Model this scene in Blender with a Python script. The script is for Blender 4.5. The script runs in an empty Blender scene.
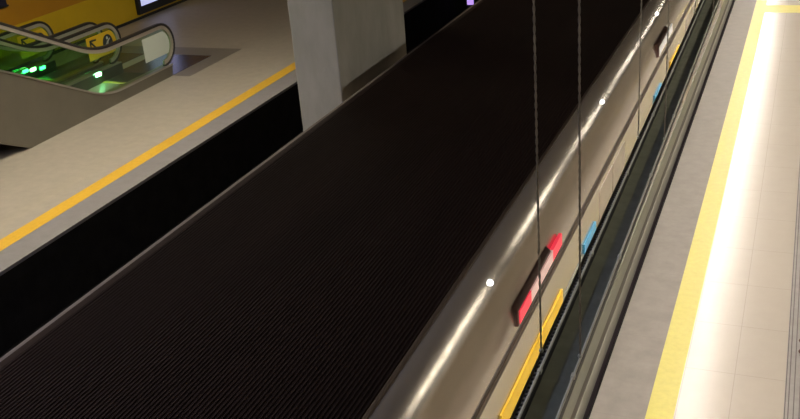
import bpy, bmesh, math, random
from mathutils import Vector, Matrix
random.seed(4)
C = bpy.context.scene.collection
D = bpy.data
H = 5.6                                   # eye height above the platforms

# ------------------------------------------------------------------ materials
def mat(name, base, rough=.5, metal=0., spec=.5, emit=None, estr=0., noise=0., nscale=8., rnoise=0., bump=0., stretch=None, dark=None):
    m = D.materials.new(name); m.use_nodes = True
    nt = m.node_tree; b = nt.nodes['Principled BSDF']
    b.inputs['Base Color'].default_value = (*base, 1); b.inputs['Roughness'].default_value = rough
    b.inputs['Metallic'].default_value = metal; b.inputs['Specular IOR Level'].default_value = spec
    if emit:
        b.inputs['Emission Color'].default_value = (*emit, 1); b.inputs['Emission Strength'].default_value = estr
    if noise or rnoise or bump:
        tc = nt.nodes.new('ShaderNodeTexCoord'); mp = nt.nodes.new('ShaderNodeMapping')
        nt.links.new(tc.outputs['Object'], mp.inputs[0])
        if stretch: mp.inputs['Scale'].default_value = stretch
        n = nt.nodes.new('ShaderNodeTexNoise'); n.inputs['Scale'].default_value = nscale
        n.inputs['Detail'].default_value = 6; n.inputs['Roughness'].default_value = .62
        nt.links.new(mp.outputs[0], n.inputs['Vector'])
        if noise:
            r = nt.nodes.new('ShaderNodeValToRGB'); r.color_ramp.elements[0].position = .22; r.color_ramp.elements[1].position = .78
            d = dark or tuple(c * (1 - noise) for c in base)
            r.color_ramp.elements[0].color = (*d, 1)
            r.color_ramp.elements[1].color = (*[min(1, c * (1 + noise * .5)) for c in base], 1)
            nt.links.new(n.outputs['Fac'], r.inputs[0]); nt.links.new(r.outputs[0], b.inputs['Base Color'])
        if rnoise:
            mr = nt.nodes.new('ShaderNodeMapRange')
            mr.inputs['From Min'].default_value = .3; mr.inputs['From Max'].default_value = .7
            mr.inputs['To Min'].default_value = max(.02, rough - rnoise); mr.inputs['To Max'].default_value = rough + rnoise
            nt.links.new(n.outputs['Fac'], mr.inputs['Value']); nt.links.new(mr.outputs[0], b.inputs['Roughness'])
        if bump:
            bp = nt.nodes.new('ShaderNodeBump'); bp.inputs['Strength'].default_value = bump; bp.inputs['Distance'].default_value = .01
            nt.links.new(n.outputs['Fac'], bp.inputs['Height']); nt.links.new(bp.outputs[0], b.inputs['Normal'])
    return m

def tiled(name, base, joint, rough, tile, off, spec=.5, jw=.006, noise=.12, rnoise=.06):
    """polished floor: thin joint lines every tile[0] in X and tile[1] in Y, cloudy terrazzo tone"""
    m = mat(name, base, rough, spec=spec, noise=noise, nscale=5., rnoise=rnoise)
    nt = m.node_tree; b = nt.nodes['Principled BSDF']
    src = b.inputs['Base Color'].links[0].from_socket
    tc = nt.nodes.new('ShaderNodeTexCoord'); sx = nt.nodes.new('ShaderNodeSeparateXYZ'); nt.links.new(tc.outputs['Object'], sx.inputs[0])
    def line(out, t, o):
        a = nt.nodes.new('ShaderNodeMath'); a.operation = 'ADD'; a.inputs[1].default_value = 100 * t - o; nt.links.new(out, a.inputs[0])
        p = nt.nodes.new('ShaderNodeMath'); p.operation = 'MODULO'; p.inputs[1].default_value = t; nt.links.new(a.outputs[0], p.inputs[0])
        c = nt.nodes.new('ShaderNodeMath'); c.operation = 'LESS_THAN'; c.inputs[1].default_value = jw; nt.links.new(p.outputs[0], c.inputs[0])
        return c
    l1, l2 = line(sx.outputs[0], tile[0], off[0]), line(sx.outputs[1], tile[1], off[1])
    mx = nt.nodes.new('ShaderNodeMath'); mx.operation = 'MAXIMUM'
    nt.links.new(l1.outputs[0], mx.inputs[0]); nt.links.new(l2.outputs[0], mx.inputs[1])
    f = nt.nodes.new('ShaderNodeMath'); f.operation = 'MULTIPLY'; f.inputs[1].default_value = .55; nt.links.new(mx.outputs[0], f.inputs[0])
    mix = nt.nodes.new('ShaderNodeMix'); mix.data_type = 'RGBA'
    nt.links.new(f.outputs[0], mix.inputs['Factor']); nt.links.new(src, mix.inputs[6]); mix.inputs[7].default_value = (*joint, 1)
    nt.links.new(mix.outputs[2], b.inputs['Base Color'])
    return m

def glass(name, tint, gl=.04):
    m = D.materials.new(name); m.use_nodes = True; nt = m.node_tree
    nt.nodes.remove(nt.nodes['Principled BSDF'])
    t = nt.nodes.new('ShaderNodeBsdfTransparent'); t.inputs[0].default_value = (*tint, 1)
    g = nt.nodes.new('ShaderNodeBsdfGlossy'); g.inputs['Roughness'].default_value = gl; g.inputs[0].default_value = (.9, .95, .9, 1)
    lw = nt.nodes.new('ShaderNodeLayerWeight'); lw.inputs[0].default_value = .5
    pw = nt.nodes.new('ShaderNodeMath'); pw.operation = 'POWER'; pw.inputs[1].default_value = 4; nt.links.new(lw.outputs['Facing'], pw.inputs[0])
    fr = nt.nodes.new('ShaderNodeMath'); fr.operation = 'MULTIPLY_ADD'; fr.inputs[1].default_value = .6; fr.inputs[2].default_value = .025
    nt.links.new(pw.outputs[0], fr.inputs[0])
    mx = nt.nodes.new('ShaderNodeMixShader')
    nt.links.new(fr.outputs[0], mx.inputs[0]); nt.links.new(t.outputs[0], mx.inputs[1]); nt.links.new(g.outputs[0], mx.inputs[2])
    nt.links.new(mx.outputs[0], nt.nodes['Material Output'].inputs[0])
    return m

M = {}
M['floor_r'] = tiled('beige_terrazzo', (.47, .41, .345), (.28, .24, .2), .26, (.466, .93), (-.31, .2), noise=.035, rnoise=.0)
M['floor_l'] = tiled('worn_terrazzo', (.40, .36, .30), (.30, .27, .23), .45, (1.2, 1.2), (-11., .2), noise=.17, rnoise=.03)
M['slab'] = tiled('edge_concrete', (.255, .224, .195), (.19, .17, .15), .62, (9., 1.45), (2., .35), spec=.3, noise=.22)
M['slab_l'] = tiled('edge_concrete_left', (.235, .223, .228), (.17, .16, .15), .62, (9., 1.45), (2., .35), spec=.3, noise=.2)
M['yellow'] = mat('yellow_floor_paint', (.60, .515, .10), .45, noise=.12, nscale=14)
M['yellow_l'] = mat('amber_floor_paint', (.72, .43, .04), .5, noise=.12, nscale=14)
M['tactile'] = mat('grey_tactile', (.30, .27, .25), .5, noise=.2)
M['groove'] = mat('dark_groove', (.12, .1, .095), .7)
M['concrete'] = mat('pillar_concrete', (.47, .455, .41), .75, noise=.25, nscale=2.2, bump=.2, dark=(.33, .32, .26), stretch=(1, 1, .45))
M['pit'] = mat('sooty_concrete', (.016, .015, .015), .9, spec=.15, noise=.5, nscale=3)
M['ballast'] = mat('sooty_ballast', (.012, .011, .011), .95, spec=.1, noise=.5, nscale=30, bump=.8)
M['ceil'] = mat('ceiling_paint', (.075, .055, .03), .9, noise=.2, nscale=3)
M['end'] = mat('tunnel_paint', (.03, .03, .03), .9)
M['wall_r'] = mat('pale_wall_panel', (.50, .45, .37), .5, noise=.05, nscale=2)
M['wall_y'] = mat('yellow_wall_panel', (.62, .41, .006), .45, noise=.1, nscale=1.2)
M['wall_o'] = mat('orange_wall_panel', (.48, .215, .006), .5, noise=.12, nscale=1.2)
M['roof'] = mat('roof_soot', (.0165, .0085, .006), .8, spec=.06, noise=.35, nscale=1.6, stretch=(1, .25, 1))
M['steel'] = mat('brushed_steel', (.62, .55, .47), .19, .74, noise=.05, nscale=2., stretch=(2, .1, 6))
b_ = M['steel'].node_tree.nodes['Principled BSDF']; b_.inputs['Anisotropic'].default_value = .85      # brushed lengthwise
c_ = M['steel'].node_tree.nodes.new('ShaderNodeCombineXYZ'); c_.inputs[0].default_value = .7071; c_.inputs[2].default_value = -.7071
M['steel'].node_tree.links.new(c_.outputs[0], b_.inputs['Tangent'])
M['steel_d'] = mat('dull_steel', (.58, .51, .43), .28, .72, noise=.08, nscale=3., stretch=(2, .15, 6))
M['rubber'] = mat('black_rubber', (.02, .017, .016), .5)
M['dust'] = mat('dusty_paint', (.105, .085, .072), .7, spec=.1, noise=.2, nscale=3)
M['seam'] = mat('seam_brown', (.055, .04, .032), .6)
M['trimroof'] = mat('roof_edge_bronze', (.07, .045, .03), .5, .6)
M['window'] = mat('tinted_window', (.16, .14, .125), .12, .35, spec=.7)
M['st_y'] = mat('yellow_vinyl', (.82, .50, .02), .35)
M['st_b'] = mat('blue_vinyl', (.07, .36, .62), .35)
M['maroon'] = mat('maroon_housing', (.17, .085, .075), .4)
M['disp_r'] = mat('red_led', (.5, .03, .04), .4, emit=(1, .05, .09), estr=.75)
M['disp_w'] = mat('pale_led', (.7, .5, .45), .4, emit=(1, .60, .52), estr=.40)
M['disp_g'] = mat('white_led', (.7, .68, .6), .4, emit=(1, .93, .85), estr=.35)
M['galv'] = mat('galvanised_steel', (.62, .63, .54), .55, .1, noise=.15, nscale=20)
M['galv_d'] = mat('dusty_steel', (.26, .25, .22), .6, .2)
M['sill_b'] = mat('beige_sill_paint', (.385, .37, .31), .45, .1)
M['sill_g'] = mat('grey_sill_paint', (.235, .24, .19), .4, .2)
M['sill_d'] = mat('brown_sill_paint', (.085, .075, .06), .5)
M['under'] = mat('underframe_gap_tint', (.085, .058, .070), .7)  # purple tint stands in for faint light in the platform gap
M['tray'] = mat('dark_tray', (.27, .275, .20), .8, 0., noise=.25, nscale=9)
M['black'] = mat('black_enamel', (.012, .012, .013), .5)
M['lamp'] = mat('lamp_diffuser', (.9, .9, .9), .4, emit=(1, .93, .84), estr=68)
M['tube'] = mat('ceiling_tube', (.9, .9, .9), .4, emit=(1, .94, .82), estr=44)
M['glint'] = mat('glint_bead', (.9, .9, .9), .4, emit=(.80, .90, 1), estr=9)  # glow for the imitated glints on the train shoulder
M['tube_l'] = mat('ceiling_panel', (.9, .9, .9), .4, emit=(1, .89, .70), estr=74)
M['cool'] = mat('cool_panel', (.9, .9, .9), .4, emit=(.62, .68, 1), estr=46)
M['white'] = mat('lamp_housing', (.6, .6, .58), .5)
M['wire'] = mat('wire_steel', (.34, .31, .25), .45, .6)
M['clad'] = mat('escalator_cladding', (.19, .175, .14), .42, .55, noise=.12, nscale=2.)
M['deck'] = mat('satin_steel', (.50, .48, .44), .34, .85)
M['guide'] = mat('handrail_guide', (.56, .52, .45), .4, .7)
M['glass'] = glass('green_glass', (.80, .93, .78))
M['step'] = mat('step_metal', (.07, .075, .07), .5, .6)
M['skirt'] = mat('skirt_panel', (.08, .085, .075), .35, .6)
M['st_yel'] = mat('yellow_sticker', (.64, .41, .015), .5)
M['st_dk'] = mat('dark_print', (.02, .028, .03), .5)
M['st_lt'] = mat('pale_print', (.5, .56, .52), .5)
M['st_gr'] = mat('pale_sticker_back', (.50, .56, .50), .55)
M['green'] = mat('green_lamp', (.1, .8, .4), .4, emit=(.06, 1, .32), estr=16)
M['greenw'] = mat('bright_green_lamp', (.5, 1, .7), .4, emit=(.30, 1, .52), estr=34)
M['comb'] = mat('yellow_comb', (.72, .60, .12), .5)
M['plate'] = mat('landing_plate', (.13, .13, .18), .24, .7, noise=.15, nscale=12)
M['frameplate'] = mat('plate_surround', (.22, .20, .175), .45, .2)
M['screen'] = mat('lit_screen', (.6, .6, .8), .3, emit=(.52, .55, .92), estr=.85)
M['navy'] = mat('navy_panel', (.012, .012, .035), .4)
M['violet'] = mat('violet_lamp', (.5, .3, .8), .4, emit=(.55, .32, .95), estr=1.0)
M['skin'] = mat('skin', (.55, .33, .24), .5)
M['trouser'] = mat('dark_trousers', (.035, .014, .012), .8)
M['shirt'] = mat('dark_jacket', (.05, .045, .05), .8)
M['shoe'] = mat('brown_shoe', (.10, .035, .03), .6)
M['hair'] = mat('dark_hair', (.02, .013, .01), .6)

# ------------------------------------------------------------------ builders
class MB:
    def __init__(s): s.bm = bmesh.new()
    def box(s, x0, x1, y0, y1, z0, z1):
        v = [s.bm.verts.new((x, y, z)) for x in (x0, x1) for y in (y0, y1) for z in (z0, z1)]
        for f in ((0, 1, 3, 2), (4, 6, 7, 5), (0, 4, 5, 1), (2, 3, 7, 6), (0, 2, 6, 4), (1, 5, 7, 3)):
            s.bm.faces.new([v[i] for i in f])
        return s
    def prism(s, pts, a0, a1, axis='y'):
        """closed outline swept along an axis: pts are (x,z) for y, (y,z) for x"""
        def P(p, a): return (p[0], a, p[1]) if axis == 'y' else (a, p[0], p[1]) if axis == 'x' else (p[0], p[1], a)
        A = [s.bm.verts.new(P(p, a0)) for p in pts]; B = [s.bm.verts.new(P(p, a1)) for p in pts]
        n = len(pts)
        for i in range(n): s.bm.faces.new((A[i], A[(i + 1) % n], B[(i + 1) % n], B[i]))
        s.bm.faces.new(A[::-1]); s.bm.faces.new(B)
        return s
    def strip(s, upper, lower, a0, a1):
        """band between two open (y,z) polylines of the same length, thickness a0..a1 in x"""
        n = len(upper)
        g = [[s.bm.verts.new((a, p[0], p[1])) for p in L] for a in (a0, a1) for L in (upper, lower)]
        for i in range(n - 1):
            for p, q in ((0, 1), (3, 2), (2, 0), (1, 3)):
                s.bm.faces.new((g[p][i], g[p][i + 1], g[q][i + 1], g[q][i]))
        for i in (0, n - 1): s.bm.faces.new((g[0][i], g[1][i], g[3][i], g[2][i]))
        return s
    def tube(s, path, r, n=8, caps=True):
        path = [Vector(p) for p in path]; rings = []
        up = Vector((0, 0, 1)) if abs((path[1] - path[0]).normalized().z) < .9 else Vector((1, 0, 0))
        for i, p in enumerate(path):
            t = (path[min(i + 1, len(path) - 1)] - path[max(i - 1, 0)]).normalized()
            u = t.cross(up).normalized(); w = u.cross(t)
            rr = r[i] if isinstance(r, (list, tuple)) else r
            rings.append([s.bm.verts.new(p + u * math.cos(2 * math.pi * k / n) * rr + w * math.sin(2 * math.pi * k / n) * rr) for k in range(n)])
        for A, B in zip(rings, rings[1:]):
            for k in range(n): s.bm.faces.new((A[k], A[(k + 1) % n], B[(k + 1) % n], B[k]))
        if caps: s.bm.faces.new(rings[0][::-1]); s.bm.faces.new(rings[-1])
        return s
    def ball(s, c, r, sc=(1, 1, 1), u=16, v=10):
        m = Matrix.Translation(c) @ Matrix.Diagonal((*sc, 1))
        bmesh.ops.create_uvsphere(s.bm, u_segments=u, v_segments=v, radius=r, matrix=m); return s
    def build(s, name, m, parent=None, smooth=True, bevel=0., angle=35):
        bmesh.ops.recalc_face_normals(s.bm, faces=s.bm.faces)
        me = D.meshes.new(name); s.bm.to_mesh(me); s.bm.free()
        me.materials.append(M[m] if isinstance(m, str) else m)
        if smooth:
            for p in me.polygons: p.use_smooth = True
            me.set_sharp_from_angle(angle=math.radians(angle))
        o = D.objects.new(name, me); C.objects.link(o)
        if parent: o.parent = parent
        if bevel:
            b = o.modifiers.new('bevel', 'BEVEL'); b.width = bevel; b.segments = 2; b.limit_method = 'ANGLE'
        return o

def tag(o, label, cat, group=None, kind=None):
    o['label'] = label; o['category'] = cat
    if group: o['group'] = group
    if kind: o['kind'] = kind
    return o
def empty(name, loc=(0, 0, 0)):
    o = D.objects.new(name, None); C.objects.link(o); o.location = loc; return o
def struct(o, label, cat):
    o['kind'] = 'structure'; o['label'] = label; o['category'] = cat; return o
def copy_tree(o, parent=None):
    c = o.copy(); C.objects.link(c)
    if parent: c.parent = parent
    for ch in list(o.children): copy_tree(ch, c)
    return c
def shift(root, loc):
    """give a thing built in world numbers its base point: the Empty goes to loc, the parts stay where they are"""
    root.location = loc
    for ch in root.children:
        ch.location = ch.location - Vector(loc)

# ------------------------------------------------------------------ the setting
Y0, Y1 = -5., 62.
struct(MB().box(-1.03, 6, Y0, Y1, -.25, 0).build('floor_right', 'floor_r'), 'beige polished stone floor of the right platform', 'floor')
struct(MB().box(-17.1, -10.08, Y0, Y1, -.25, 0).build('floor_left', 'floor_l'), 'worn beige stone floor of the left platform', 'floor')
struct(MB().box(-1.52, -1.03, Y0, Y1, -.25, 0).build('trim_1', 'slab'), 'grey concrete edge slab of the right platform', 'platform edge')
struct(MB().box(-10.08, -9.6, Y0, Y1, -.05, 0).build('trim_2', 'slab_l'), 'grey concrete edge slab of the left platform', 'platform edge')
struct(MB().box(-1.03, -.785, Y0, Y1, 0, .003).build('trim_3', 'yellow'), 'yellow safety line along the right platform', 'safety line')
struct(MB().box(-10.36, -10.08, Y0, Y1, 0, .003).build('trim_4', 'yellow_l'), 'amber safety line along the left platform', 'safety line')
struct(MB().box(-.785, 4, 23.75, 24.5, 0, .003).build('trim_5', 'yellow'), 'yellow bar painted across the right platform', 'floor marking')
t = MB().box(.156, .30, Y0, Y1, 0, .004).build('trim_6', 'tactile'); struct(t, 'grey grooved guide strip along the right platform', 'guide strip')
g = MB()
for x in (.160, .190, .235, .285): g.box(x, x + .009, Y0, Y1, .004, .0055)
g.build('groove', 'groove', t)
struct(MB().box(-1.62, -1.56, Y0, Y1, -1.1, -.25).box(-1.56, 6, Y0, Y1, -1.1, -.25).build('wall_right', 'pit'), 'dark track wall under the right platform', 'wall')
struct(MB().box(-10.08, -9.62, Y0, Y1, -.25, -.05).box(-17.1, -9.66, Y0, Y1, -1.1, -.25).build('wall_track', 'pit'), 'dark track wall under the left platform', 'wall')
struct(MB().box(-9.75, -1.62, Y0, Y1, -1.3, -1.1).build('floor_track', 'ballast'), 'sooty trackbed between the platforms', 'floor')
struct(MB().box(-17.4, 6, Y0, Y1, 6.7, 6.9).build('ceiling', 'ceil'), 'dark station ceiling', 'ceiling')
struct(MB().box(4.6, 4.9, Y0, Y1, -.25, 6.7).build('wall_platform', 'wall_r'), 'pale wall behind the right platform', 'wall')
w = MB().box(-17.4, -17.1, Y0, Y1, .98, 6.7).build('wall_left', 'wall_o'); struct(w, 'orange wall behind the escalators', 'wall')
MB().box(-17.4, -17.09, Y0, Y1, 0.07, .98).build('wall_panel', 'wall_y', w)['label'] = 'yellow lower wall panel'
struct(MB().box(-17.1, -17.06, Y0, Y1, 0, .07).build('baseboard_left', 'black'), 'black skirting under the yellow wall', 'baseboard')
struct(MB().box(-17.4, 6, Y1, Y1 + .3, -1.3, 6.9).build('wall_end', 'end'), 'dark end wall of the station', 'wall')

# pillar between the tracks
struct(MB().box(-5.53, -4.95, 9.93, 12.05, -1.1, 6.7).build('pillar', 'concrete', bevel=.015), 'stained grey concrete pillar between the two tracks', 'pillar')

# rails of the empty track
def rail(x, label):
    p = [(x - .07, -1.1), (x + .07, -1.1), (x + .07, -1.085), (x + .012, -1.06), (x + .012, -.99), (x + .035, -.975), (x + .035, -.95),
         (x - .035, -.95), (x - .035, -.975), (x - .012, -.99), (x - .012, -1.06), (x - .07, -1.085)]
    tag(MB().prism(p, Y0, Y1).build('track_rail', 'pit'), label, 'rail', 'rails of the empty track')
rail(-8.35, 'dark steel rail beside the left platform edge')
rail(-6.90, 'dark steel rail of the empty track beside the pillar')

# ------------------------------------------------------------------ train
XR, XL = -1.60, -4.52
TY0, TY1 = -3.0, 33.0
ZR = 2.60
RX, LX = -1.90, -4.215
train = empty('metro_train')
tag(train, 'stainless steel metro train with black ribbed roof beside the right platform', 'train')
prof = [(XL, -.06), (XR, -.06), (XR, 2.15)]
n = 40
for i in range(1, n + 1):                           # right shoulder, an elliptic quarter
    a = math.pi / 2 * i / n
    prof.append((RX + (XR - RX) * math.cos(a), 2.15 + (ZR - 2.15) * math.sin(a)))
prof.append((LX, ZR))
for i in range(1, n + 1):
    a = math.pi / 2 * i / n
    prof.append((LX + (XL - LX) * math.sin(a), 2.15 + (ZR - 2.15) * math.cos(a)))
MB().prism(prof, TY0, TY1).build('body_shell', 'steel', train, angle=30)
# ribbed roof sheet
pitch = .028; nr = int((RX - LX - .04) / pitch)
rp = [(LX + .02, ZR + .001)]
x = LX + .02
for i in range(nr):
    rp += [(x, ZR + .004), (x + .010, ZR + .004), (x + .014, ZR + .0105), (x + .024, ZR + .0105)]
    x += pitch
rp += [(x, ZR + .004), (x, ZR + .001)]
MB().prism(rp, TY0 + .05, TY1 - .05).build('roof_sheet', 'roof', train, smooth=False)['label'] = 'black ribbed roof sheet'
MB().box(RX - .022, RX + .004, TY0, TY1, ZR - .01, ZR + .009).build('roof_trim', 'trimroof', train, bevel=.003)
ep = [(LX + (XL - LX) * math.sin(math.radians(a)), 2.15 + (ZR - 2.15) * math.cos(math.radians(a)) + .006) for a in range(0, 9, 2)]
ep = [(LX + .022, ZR + .006)] + ep; ep += [(x + .004, z - .016) for x, z in ep[::-1]]
MB().prism(ep, TY0, TY1).build('roof_trim', 'roof', train)['label'] = 'black edge of the roof sheet'
gp = [(LX + (XL - LX) * math.sin(math.radians(a)) * 1.0 - .003, 2.15 + (ZR - 2.15) * math.cos(math.radians(a)) + .004) for a in range(7, 84, 4)]
gp += [(x + .012, z - .012) for x, z in gp[::-1]]
MB().prism(gp, TY0, TY1).build('roof_gutter', 'dust', train)['label'] = 'dusty grey strip along the roof edge'
# gutter: two dark lines with a bronze ledge between them
MB().box(XR - .01, XR + .004, TY0, TY1, 2.095, 2.125).box(XR - .01, XR + .004, TY0, TY1, 2.035, 2.055).build('gutter', 'seam', train)['label'] = 'dark gutter line'
MB().box(XR - .01, XR + .010, TY0, TY1, 2.055, 2.095).build('gutter_ledge', 'trimroof', train, bevel=.003)
MB().box(XR - .01, XR + .006, TY0, TY1, .31, .56).build('sill_panel', 'sill_g', train)['label'] = 'grey lower panel'
MB().box(XR - .01, XR + .004, TY0, TY1, .18, .31).build('sill_groove', 'sill_d', train)['label'] = 'brown lower groove'
MB().box(XR - .01, XR + .008, TY0, TY1, -.06, .18).build('sill_panel', 'sill_b', train, bevel=.004)['label'] = 'beige lowest panel'
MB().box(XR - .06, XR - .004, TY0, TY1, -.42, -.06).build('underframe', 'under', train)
# doors and windows
dy = [2.3, 9.0, 15.7, 22.4, 29.1]
for y in dy:
    for s in (-1, 1):
        c = y + s * .34
        d = MB().box(XR - .01, XR + .004, c - .325, c + .325, .57, 1.96).build('door', 'steel_d', train, bevel=.004)
        MB().box(XR, XR + .006, c - .20, c + .20, .85, 1.62).build('pane', 'window', d, bevel=.01)
for y in (4.55, 6.75, 11.25, 13.45, 17.95, 20.15, 24.65, 26.85):
    f = MB().box(XR - .01, XR + .008, y - .92, y + .92, .78, 1.66).build('window_frame', 'sill_g', train, bevel=.002)
    MB().box(XR, XR + .012, y - .88, y + .88, .82, 1.62).build('pane', 'window', f, bevel=.01)
# coloured signs on the side
def sticker(name, m, y0, y1, z0, z1): MB().box(XR, XR + .017, y0, y1, z0, z1).build(name, m, train, bevel=.003)
sticker('yellow_sign', 'st_y', 5.0, 6.75, 1.62, 1.77)
sticker('blue_sign', 'st_b', 7.6, 8.1, 1.61, 1.75)
sticker('blue_sign', 'st_b', 11.8, 12.35, 1.58, 1.77)
sticker('yellow_sign', 'st_y', 13.25, 14.15, 1.58, 1.79)
for y in (5.37, 9.18, 12.88):  # glowing beads stand in for lamp reflections on the steel shoulder
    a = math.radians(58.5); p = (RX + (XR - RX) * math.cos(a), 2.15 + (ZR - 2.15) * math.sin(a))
    MB().ball((p[0], y, p[1]), .02, (1, 1.15, 1), 20, 12).build('glint_bead', 'glint', train)['label'] = 'small glowing white bead in place of a lamp glint'
def display(y0, y1, z0, z1, mid, ends):
    h = MB().prism([(XR - .02, z0 - .02), (XR + .02, z0 - .02), (XR + .016, z1 + .005), (XR - .02, z1 + .035), (XR - .09, z1 + .03), (XR - .06, z0)], y0 - .02, y1 - .32).build('display_housing', 'maroon', train, bevel=.01)
    L = y1 - y0; e = .24 * L
    MB().box(XR, XR + .026, y0 + (e if ends else 0), y1 - (e if ends else 0), z0, z1 - .01).build('display_panel', mid, h)
    if ends:
        for a, b in ((y0, y0 + e), (y1 - e, y1)): MB().box(XR, XR + .026, a, b, z0, z1 - .01).build('display_end', ends, h)['label'] = 'glowing red end of the display'
display(5.47, 6.70, 2.19, 2.295, 'disp_w', 'disp_r')
display(12.0, 13.2, 2.22, 2.34, 'disp_g', None)
# running gear
for yc in (1.2, 28.8):
    b = MB().box(XL + .5, XL + .62, yc - 1.5, yc + 1.5, -.72, -.45).box(XR - .62, XR - .5, yc - 1.5, yc + 1.5, -.72, -.45).box(XL + .5, XR - .5, yc - .25, yc + .25, -.66, -.05).build('bogie', 'black', train)
    for ya in (yc - 1.05, yc + 1.05):
        MB().tube([(XL + .70, ya, -.53), (XL + .83, ya, -.53)], .42, 24).tube([(XR - .83, ya, -.53), (XR - .70, ya, -.53)], .42, 24).tube([(XL + .6, ya, -.53), (XR - .6, ya, -.53)], .07, 10).build('wheelset', 'black', b)
shift(train, (-3.06, 15, -1.1))

# ------------------------------------------------------------------ cable tray on wires, lamp under it
TZ = 2.95
ty0, ty1 = .6, 46.
tray = empty('cable_tray')
tag(tray, 'long dark cable tray with perforated edge hanging on wires beside the train', 'cable tray')
MB().box(-1.014, -.860, ty0, ty1, TZ - .060, TZ - .048).build('bed', 'tray', tray)
for x0, x1 in ((-1.026, -1.014), (-.862, -.851)):
    MB().box(x0, x1, ty0, ty1, TZ - .002, TZ + .012).build('side_rail', 'galv', tray, bevel=.003)['label'] = 'thin grey side rail'
    MB().box(x0 + .002, x1 - .003, ty0, ty1, TZ - .058, TZ - .002).build('side_wall', 'black', tray)
MB().box(-1.060, -1.024, ty0, ty1, TZ - .034, TZ - .028).box(-1.060, -1.056, ty0, ty1, TZ - .034, TZ - .004).build('flange_back', 'black', tray)
m = MB(); xs_ = (-1.054, -1.049, -1.032, -1.027); prev = None; k = 0; y = ty0
while y < 26:
    row = [m.bm.verts.new((x, y, TZ - .012)) for x in xs_]
    if prev:
        for i in (0, 1, 2):
            if i != 1 or k % 2: m.bm.faces.new((prev[i], prev[i + 1], row[i + 1], row[i]))
    prev = row; y += .021 if k % 2 else .015; k += 1
fl = m.build('perforated_flange', 'galv_d', tray, smooth=False); fl['label'] = 'perforated flange along the train side'
so = fl.modifiers.new('thickness', 'SOLIDIFY'); so.thickness = .004
y = 1.3
while y < 24:
    for x in (-1.018, -.857):
        MB().box(x - .010, x + .010, y - .018, y + .018, TZ - .004, TZ + .016).build('rail_joint', 'galv', tray, bevel=.003)
    y += 1.27
shift(tray, (-.945, 4, TZ - .06)); tray.rotation_euler.z = .0062

lum = empty('pendant_strip_light')
tag(lum, 'long black strip light fixed under the cable tray', 'light')
MB().prism([(-1.022, 2.886), (-.905, 2.886), (-.897, 2.81), (-.903, 2.81), (-.908, 2.83), (-1.010, 2.83), (-1.014, 2.735), (-1.026, 2.735)], ty0, 44).build('housing', 'black', lum)  # unseen deep lip on the train side added to keep light off the shoulder
MB().box(-1.006, -.912, ty0 + .05, 43.9, 2.815, 2.83).build('diffuser', 'lamp', lum)['label'] = 'glowing diffuser'
shift(lum, (-.945, 4, 2.8)); lum.rotation_euler.z = .0062

# twisted wires
def wire_mesh(L):
    m = MB(); N = int(L / .0085)
    for ph in (0, math.pi):
        m.tube([(.0028 * math.cos(ph + 2 * math.pi * i * .0085 / .085), .0028 * math.sin(ph + 2 * math.pi * i * .0085 / .085), L * i / N) for i in range(N + 1)], .0034, 6)
    return m
wy = [4.0, 7.08, 11.12, 15.2, 19.3]
src = None
names = ['nearest', 'second', 'third', 'fourth', 'fifth']
for i, y in enumerate(wy):
    for side, x in (('train-side', -1.050), ('platform-side', -.857)):
        if src is None:
            o = wire_mesh(6.7 - TZ - .006).build('suspension_wire', 'wire'); src = o
            h = MB().ball((0, 0, .012), .012).build('clamp', 'galv', o)
        else: o = copy_tree(src)
        o.location = (x - .0062 * (y - 4), y, TZ + .006)
        tag(o, 'twisted steel wire of the %s pair holding the %s rail of the tray' % (names[i], side), 'wire', 'wires holding the cable tray')

# ------------------------------------------------------------------ ceiling lamps
def batten(x, y, L, z, m, w, label, group, name='ceiling_batten', top=6.71):
    b = empty(name); tag(b, label, 'light', group)
    MB().box(x - w * .7, x + w * .7, y - L / 2 - .03, y + L / 2 + .03, z, top).build('housing', 'white', b)
    MB().box(x - w / 2, x + w / 2, y - L / 2, y + L / 2, z - .03, z).build('diffuser', m, b)
    shift(b, (x, y, 6.7)); return b
LXC, LZC = 2.6, 5.6
for k in range(-1, 4):
    ys = 14.3 + 9.95 * k
    for a, L in ((2.25, 3.1), (7.2, 3.35)):
        b = batten(LXC, ys + a, L, LZC, 'tube', .12, 'white lamp tube hanging from the ceiling over the right platform', 'lamp tubes over the right platform', 'pendant_tube_light', LZC + .08)
        for q in (-1, 1): MB().tube([(0, q * L * .4, LZC + .07 - 6.7), (0, q * L * .4, .01)], .008, 8).build('rod', 'white', b)
for y in (4.5, 10, 14.5):
    batten(-9.6, y, 2.4, 6.5, 'tube_l', .5, 'warm lamp panel on the ceiling over the left platform', 'lamp panels over the left platform', 'ceiling_panel_light')
batten(-5.6, 3.2, 2.0, 6.4, 'cool', .5, 'cold lamp panel on the ceiling before the pillar', None, 'ceiling_panel_light')

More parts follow.
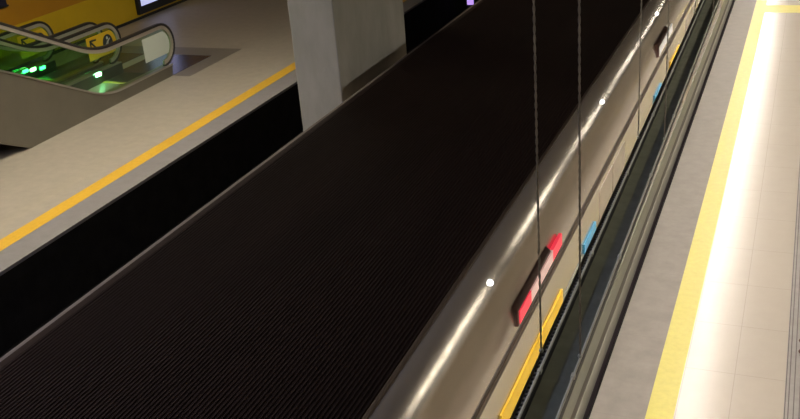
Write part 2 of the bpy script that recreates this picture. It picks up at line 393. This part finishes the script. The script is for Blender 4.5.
# ------------------------------------------------------------------ escalators
def esc_line(z0, k0, Yend, Ystart=5.5, rad=.5):
    """open (y,z) line: flat at z0 from Yend down to the knee k0, then rising .5 per metre towards the viewer"""
    pts = [(Yend, z0)]
    L = rad
    P0, P1, P2 = (k0 + L, z0), (k0, z0), (k0 - L, z0 + .5 * L)
    yy = Yend
    for i in range(11):
        t = i / 10
        pts.append(((1 - t) ** 2 * P0[0] + 2 * t * (1 - t) * P1[0] + t * t * P2[0], (1 - t) ** 2 * P0[1] + 2 * t * (1 - t) * P1[1] + t * t * P2[1]))
    for i in range(1, 6):
        f = i / 5; y = (k0 - L) * (1 - f) + Ystart * f
        pts.append((y, z0 + .5 * (k0 - y)))
    return pts
NC, NRAD = (17.15, .72), .45
def rail_line(r):
    """newel curl from below, round the end and up the rail, at distance r from the newel centre"""
    pts = []
    for i in range(17):
        a = -math.pi / 2 + math.pi * i / 16
        pts.append((NC[0] + r * math.cos(a), NC[1] + r * math.sin(a)))
    top = NC[1] + r
    pts += esc_line(top, 15.0, 16.9)
    return pts

def escalator(xa, xb, ga, gb, label, lamps, stick_far, stick_near):
    """xa: outer plane on the platform side, xb: outer plane on the far side"""
    e = empty('escalator'); tag(e, label, 'escalator', 'escalators on the left platform')
    deck = esc_line(.26, 15.05, 17.36)
    for (xo, xi, side) in ((xa, xa - .20, 0), (xb, xb + .20, 1)):
        lo, hi = min(xo, xi), max(xo, xi)
        # cladding down to the floor, its underside lifting off at y 12.75
        c = MB()
        out = [(y, z - .03) for y, z in deck] + [(5.5, .5 * (12.75 - 5.5)), (12.75, 0.0), (17.30, 0.0)]
        xc = xo - .02 if side == 0 else xo + .02
        c.prism(out, min(xc, xi), max(xc, xi), 'x'); c.build('cladding', 'clad', e, smooth=False)
        MB().strip(deck, [(y, z - .035) for y, z in deck], lo, hi).build('deck', 'deck', e)['label'] = 'satin steel deck strip'
        xg = (xo + xi) / 2 + (.02 if side == 0 else -.02)
        rl = rail_line(NRAD - .09)
        # glass panel: from the deck to the guide rail
        lower = []; body = MB()
        up = esc_line(NC[1] + NRAD - .09, 15.0, 17.15); dn = esc_line(.25, 15.05, 17.15)
        arc = [(NC[0] + (NRAD - .09) * math.cos(a), NC[1] + (NRAD - .09) * math.sin(a)) for a in [math.pi / 2 - math.pi * i / 16 for i in range(17)]]
        poly = up[::-1] + arc[1:-1] + dn
        vs = [body.bm.verts.new((xg, y, z)) for y, z in poly]; body.bm.faces.new(vs)
        gl = body.build('balustrade_glass', 'glass', e, smooth=False)
        so = gl.modifiers.new('thickness', 'SOLIDIFY'); so.thickness = .012; so.offset = 0
        MB().strip(rail_line(NRAD - .02), rail_line(NRAD - .105), xg - .028, xg + .028).build('handrail_guide', 'guide', e)['label'] = 'steel handrail guide'
        MB().strip(rail_line(NRAD + .022), rail_line(NRAD - .03), xg - .042, xg + .042).build('handrail', 'rubber', e, bevel=.008)['label'] = 'black rubber handrail'
        # inner skirt
        xs = xi
        sk = MB(); sk.strip([(y, z - .02) for y, z in deck], [(y, z - .30) for y, z in esc_line(.26, 15.05, 17.36)], min(xs, xs - .012 if side == 0 else xs + .012), max(xs, xs - .012 if side == 0 else xs + .012))
        sk.build('skirt', 'skirt', e)
        # sticker on the glass
        on = stick_near if side == 0 else stick_far
        sx = xg + .009
        if on:
            R = .335
            def D_shape(yl, zl, zh, r, n=14):
                p = [(yl, zl), ]
                arcp = [(NC[0] + r * math.cos(a), NC[1] + r * math.sin(a)) for a in [math.asin((zl - NC[1]) / r) + (math.asin((zh - NC[1]) / r) - math.asin((zl - NC[1]) / r)) * i / n for i in range(n + 1)]]
                return p + arcp + [(yl, zh)]
            if on == 'pale':
                MB().prism(D_shape(16.52, .50, 1.00, .30), sx, sx + .003, 'x').build('sticker', 'st_gr', e, smooth=False)['label'] = 'pale sticker on the glass'
            else:
                s = MB().prism(D_shape(16.48, .50, 1.00, .31), sx, sx + .003, 'x').build('sticker', 'st_yel', e, smooth=False); s['label'] = 'yellow sticker with arrow and round symbol'
                # arrow pointing up and back
                a = MB(); x0, x1 = sx + .003, sx + .006
                def bar(p, q, w):
                    dx, dz = q[0] - p[0], q[1] - p[1]; L = math.hypot(dx, dz); nx, nz = -dz / L * w / 2, dx / L * w / 2
                    a.prism([(p[0] + nx, p[1] + nz), (q[0] + nx, q[1] + nz), (q[0] - nx, q[1] - nz), (p[0] - nx, p[1] - nz)], x0, x1, 'x')
                tip = (16.60, .90)
                bar((16.86, .62), tip, .045); bar((16.585, .915), (16.80, .905), .04); bar((16.595, .92), (16.60, .70), .04)
                a.build('arrow', 'st_dk', s, smooth=False)
                cc = (17.17, .74)
                MB().prism([(cc[0] + .17 * math.cos(2 * math.pi * k / 28), cc[1] + .19 * math.sin(2 * math.pi * k / 28)) for k in range(28)], x0, x1, 'x').build('round_symbol', 'st_dk', s, smooth=False)
                a = MB(); x0, x1 = sx + .006, sx + .008
                bar((17.17, .79), (17.14, .68), .055); bar((17.14, .68), (17.10, .60), .035); bar((17.15, .69), (17.22, .61), .035); bar((17.17, .77), (17.25, .83), .03); bar((17.16, .77), (17.09, .71), .03)
                a.prism([(17.165 + .033 * math.cos(2 * math.pi * k / 14), .85 + .035 * math.sin(2 * math.pi * k / 14)) for k in range(14)], x0, x1, 'x')
                a.build('figure', 'st_lt', s, smooth=False)
    # treads
    x0, x1 = xb + .215, xa - .215
    MB().box(x0, x1, 16.62, 17.36, -.02, .012).build('comb_plate', 'skirt', e)
    MB().box(x0, x1, 16.59, 16.67, .0, .016).build('comb', 'comb', e)['label'] = 'yellow comb edge'
    st = None
    for k in range(22):
        yk = 16.60 - .40 * k; zk = max(0, .5 * (15.2 - yk + .2)) if yk < 15.4 else 0
        m = MB().box(x0, x1, -.40, 0, -.20, -.03)
        if st is None:
            for i in range(11): m.box(x0 + .02 + i * (x1 - x0 - .04) / 11, x0 + .06 + i * (x1 - x0 - .04) / 11, -.39, -.01, -.03, -.008)
            st = m.build('step', 'step', e, smooth=False); s = st
        else:
            s = st.copy(); C.objects.link(s)
        s.location = (0, yk, zk)
    for (y, z, bright, far) in lamps:
        xx = xb + .212
        MB().box(xx - .01, xx + .03, y - .08, y + .08, z - .035, z + .035).build('indicator_lamp', 'greenw' if bright else 'green', e, bevel=.01)['label'] = 'glowing green indicator lamp'
    # landing plate
    MB().box(xb + .02, xa - .02, 17.36, 18.90, .0, .008).build('landing_plate', 'plate', e)['label'] = 'dark metal landing plate'
    k = .42 if stick_near else .0
    fr = MB().box(xb + .02, xa + k, 18.90, 19.55, .0, .004)
    if k: fr.box(xa - .02, xa + k, 17.30, 18.90, .0, .004)
    fr.build('plate_surround', 'frameplate', e)
    shift(e, ((xa + xb) / 2, 15.5, 0)); return e
escalator(-12.68, -14.26, 0, 0, 'nearer escalator with pale sticker on its platform-side glass', [(16.50, .215, True, 0)], 'yellow', 'pale')
escalator(-14.56, -16.14, 0, 0, 'farther escalator beside the yellow wall with three green lamps', [(16.36, .27, False, 0), (16.60, .24, True, 0), (16.90, .19, False, 0)], 'yellow', None)

# ------------------------------------------------------------------ things on the far wall
ad = empty('advertising_display'); tag(ad, 'black framed lit display on the yellow wall behind the escalators', 'display')
MB().box(-17.09, -16.98, 22.15, 23.95, .14, 2.3).build('frame', 'black', ad, bevel=.01)
MB().box(-16.985, -16.975, 22.27, 23.55, .36, 2.15).build('screen', 'screen', ad)['label'] = 'lavender lit screen'
shift(ad, (-17.09, 23, .14))
nv = empty('wall_poster'); tag(nv, 'dark navy poster panel high on the orange wall', 'poster')
MB().box(-17.1, -17.05, 14.2, 17.45, 1.50, 3.2).build('panel', 'navy', nv)
MB().box(-17.1, -17.04, 14.16, 17.49, 1.46, 1.50).build('frame', 'black', nv)
shift(nv, (-17.1, 16, 1.46))
sg = empty('track_signal'); tag(sg, 'small violet signal lamp on the left track wall beyond the pillar', 'signal')
MB().box(-9.32, -9.12, 27.72, 27.86, -1.1, -.82).build('base', 'black', sg)
MB().box(-9.36, -9.06, 27.70, 27.88, -.82, -.50).build('housing', 'black', sg, bevel=.02)
MB().box(-9.31, -9.11, 27.685, 27.70, -.78, -.54).build('lens', 'violet', sg)['label'] = 'glowing violet lens'
shift(sg, (-9.22, 27.79, -1.1))

# ------------------------------------------------------------------ person at the right edge
def skin(name, verts, edges, radii, m, parent, root=0, sub=2):
    me = D.meshes.new(name); me.from_pydata([Vector(v) for v in verts], edges, [])
    me.materials.append(M[m]); o = D.objects.new(name, me); C.objects.link(o)
    layer = me.skin_vertices.new() if hasattr(me.skin_vertices, 'new') and not len(me.skin_vertices) else None
    sm = o.modifiers.new('skin', 'SKIN'); sm.use_smooth_shade = True
    sv = me.skin_vertices[0].data
    for i, r in enumerate(radii):
        sv[i].radius = (r, r) if not isinstance(r, tuple) else r; sv[i].use_root = (i == root)
    ss = o.modifiers.new('sub', 'SUBSURF'); ss.levels = sub; ss.render_levels = sub
    if parent: o.parent = parent
    return o
P = empty('person'); tag(P, 'person in dark trousers and brown shoes standing at the edge of the right platform', 'person')
px, py = 0.0, 0.0
V = [(0, 0, .95), (0, .01, 1.12), (0, .0, 1.32), (0, .0, 1.44), (0, .01, 1.53), (0, .02, 1.60), (0, .03, 1.68),
     (-.09, 0, .90), (-.10, .01, .50), (-.105, -.02, .09), (-.105, .10, .05),
     (.09, 0, .90), (.10, .01, .50), (.105, -.02, .09), (.105, .10, .05),
     (-.17, 0, 1.41), (-.22, -.02, 1.14), (-.225, .05, .90), (-.22, .075, .83),
     (.17, 0, 1.41), (.22, -.02, 1.14), (.225, .05, .90), (.22, .075, .83)]
E_ = [(0, 1), (1, 2), (2, 3), (3, 4), (4, 5), (5, 6), (0, 7), (7, 8), (8, 9), (9, 10), (0, 11), (11, 12), (12, 13), (13, 14),
      (3, 15), (15, 16), (16, 17), (17, 18), (3, 19), (19, 20), (20, 21), (21, 22)]
rad = [(.14, .10), (.13, .10), (.15, .10), (.10, .08), .055, .075, .085, .085, .058, .038, .03, .085, .058, .038, .03, .055, .042, .03, .026, .055, .042, .03, .026]
fi = 0
for s_, wr in ((-1, 18), (1, 22)):
    w0 = Vector(V[wr])
    for k, (dy, L) in enumerate(((-.028, .062), (-.010, .075), (.010, .072), (.028, .055))):
        b = len(V)
        V += [tuple(w0 + Vector((0, dy, -.05))), tuple(w0 + Vector((-s_ * .004, dy * 1.05, -.05 - L * .55))), tuple(w0 + Vector((-s_ * .02, dy * 1.05, -.05 - L)))]
        E_ += [(wr, b), (b, b + 1), (b + 1, b + 2)]; rad += [.010, .0085, .007]
    b = len(V)
    V += [tuple(w0 + Vector((-s_ * .015, .04, -.02))), tuple(w0 + Vector((-s_ * .025, .052, -.055)))]
    E_ += [(wr, b), (b, b + 1)]; rad += [.010, .008]
skin('body', V, E_, rad, 'skin', P)
h = MB().ball((0, .035, 1.65), .098, (.80, 1.0, 1.2)).build('head', 'skin', P)
MB().ball((0, .135, 1.635), .016, (.8, 1.1, 1.5)).ball((-.082, .03, 1.64), .025, (.4, .8, 1.2)).ball((.082, .03, 1.64), .025, (.4, .8, 1.2)).build('face', 'skin', h)
MB().ball((-.032, .118, 1.665), .011).ball((.032, .118, 1.665), .011).build('eyes', 'hair', h)
MB().ball((0, .122, 1.59), .02, (1.1, .5, .3)).build('mouth', 'shoe', h)
MB().ball((0, .015, 1.685), .105, (.85, 1.0, 1.05)).build('hair', 'hair', P)
skin('trousers', [(0, 0, 1.0), (-.09, 0, .88), (-.10, .01, .50), (-.105, -.01, .13), (.09, 0, .88), (.10, .01, .50), (.105, -.01, .13)],
     [(0, 1), (1, 2), (2, 3), (0, 4), (4, 5), (5, 6)], [(.155, .125), .10, .075, .066, .10, .075, .066], 'trouser', P)
skin('jacket', [(0, 0, .93), (0, .01, 1.12), (0, .0, 1.32), (0, .0, 1.44), (-.175, 0, 1.41), (-.225, -.02, 1.14), (-.23, .045, .92), (.175, 0, 1.41), (.225, -.02, 1.14), (.23, .045, .92)],
     [(0, 1), (1, 2), (2, 3), (3, 4), (4, 5), (5, 6), (3, 7), (7, 8), (8, 9)], [(.165, .125), (.155, .12), (.17, .12), (.11, .09), .07, .055, .045, .07, .055, .045], 'shirt', P)
for s_ in (-1, 1):
    MB().ball((s_ * .105, .055, .035), .05, (.95, 2.7, 1.0)).box(s_ * .105 - .045, s_ * .105 + .045, -.07, .17, 0, .02).build('shoe', 'shoe', P, bevel=.004)
P.location = (.445, 9.2, 0); P.rotation_euler = (0, 0, math.radians(90))

# ------------------------------------------------------------------ camera
Xc = (0.92708859, 0.08402721, -0.36530286); Yc = (0.36685887, -0.40345864, 0.83823368); Zc = (-0.07695016, -0.91113147, -0.40486802)
cam = D.objects.new('camera', D.cameras.new('camera')); C.objects.link(cam)
right = Vector((Xc[0], Yc[0], Zc[0])); up = -Vector((Xc[1], Yc[1], Zc[1])); back = -Vector((Xc[2], Yc[2], Zc[2]))
m = Matrix((right, up, back)).transposed().to_4x4(); m.translation = Vector((0, 0, H))
cam.matrix_world = m
cam.data.sensor_width = 36; cam.data.lens = 973.36 * 36 / 800; cam.data.clip_start = .05
sc = bpy.context.scene; sc.camera = cam

wd = D.worlds.new('world'); sc.world = wd; wd.use_nodes = True
wd.node_tree.nodes['Background'].inputs[0].default_value = (.9, .85, .75, 1)
wd.node_tree.nodes['Background'].inputs[1].default_value = .012
vs = sc.view_settings; vs.view_transform = 'Standard'; vs.look = 'None'; vs.gamma = 1; vs.exposure = 0; vs.use_curve_mapping = False
sc.cycles.use_denoising = True
sc.cycles.max_bounces = 8; sc.cycles.transparent_max_bounces = 16
sc.cycles.sample_clamp_indirect = 4
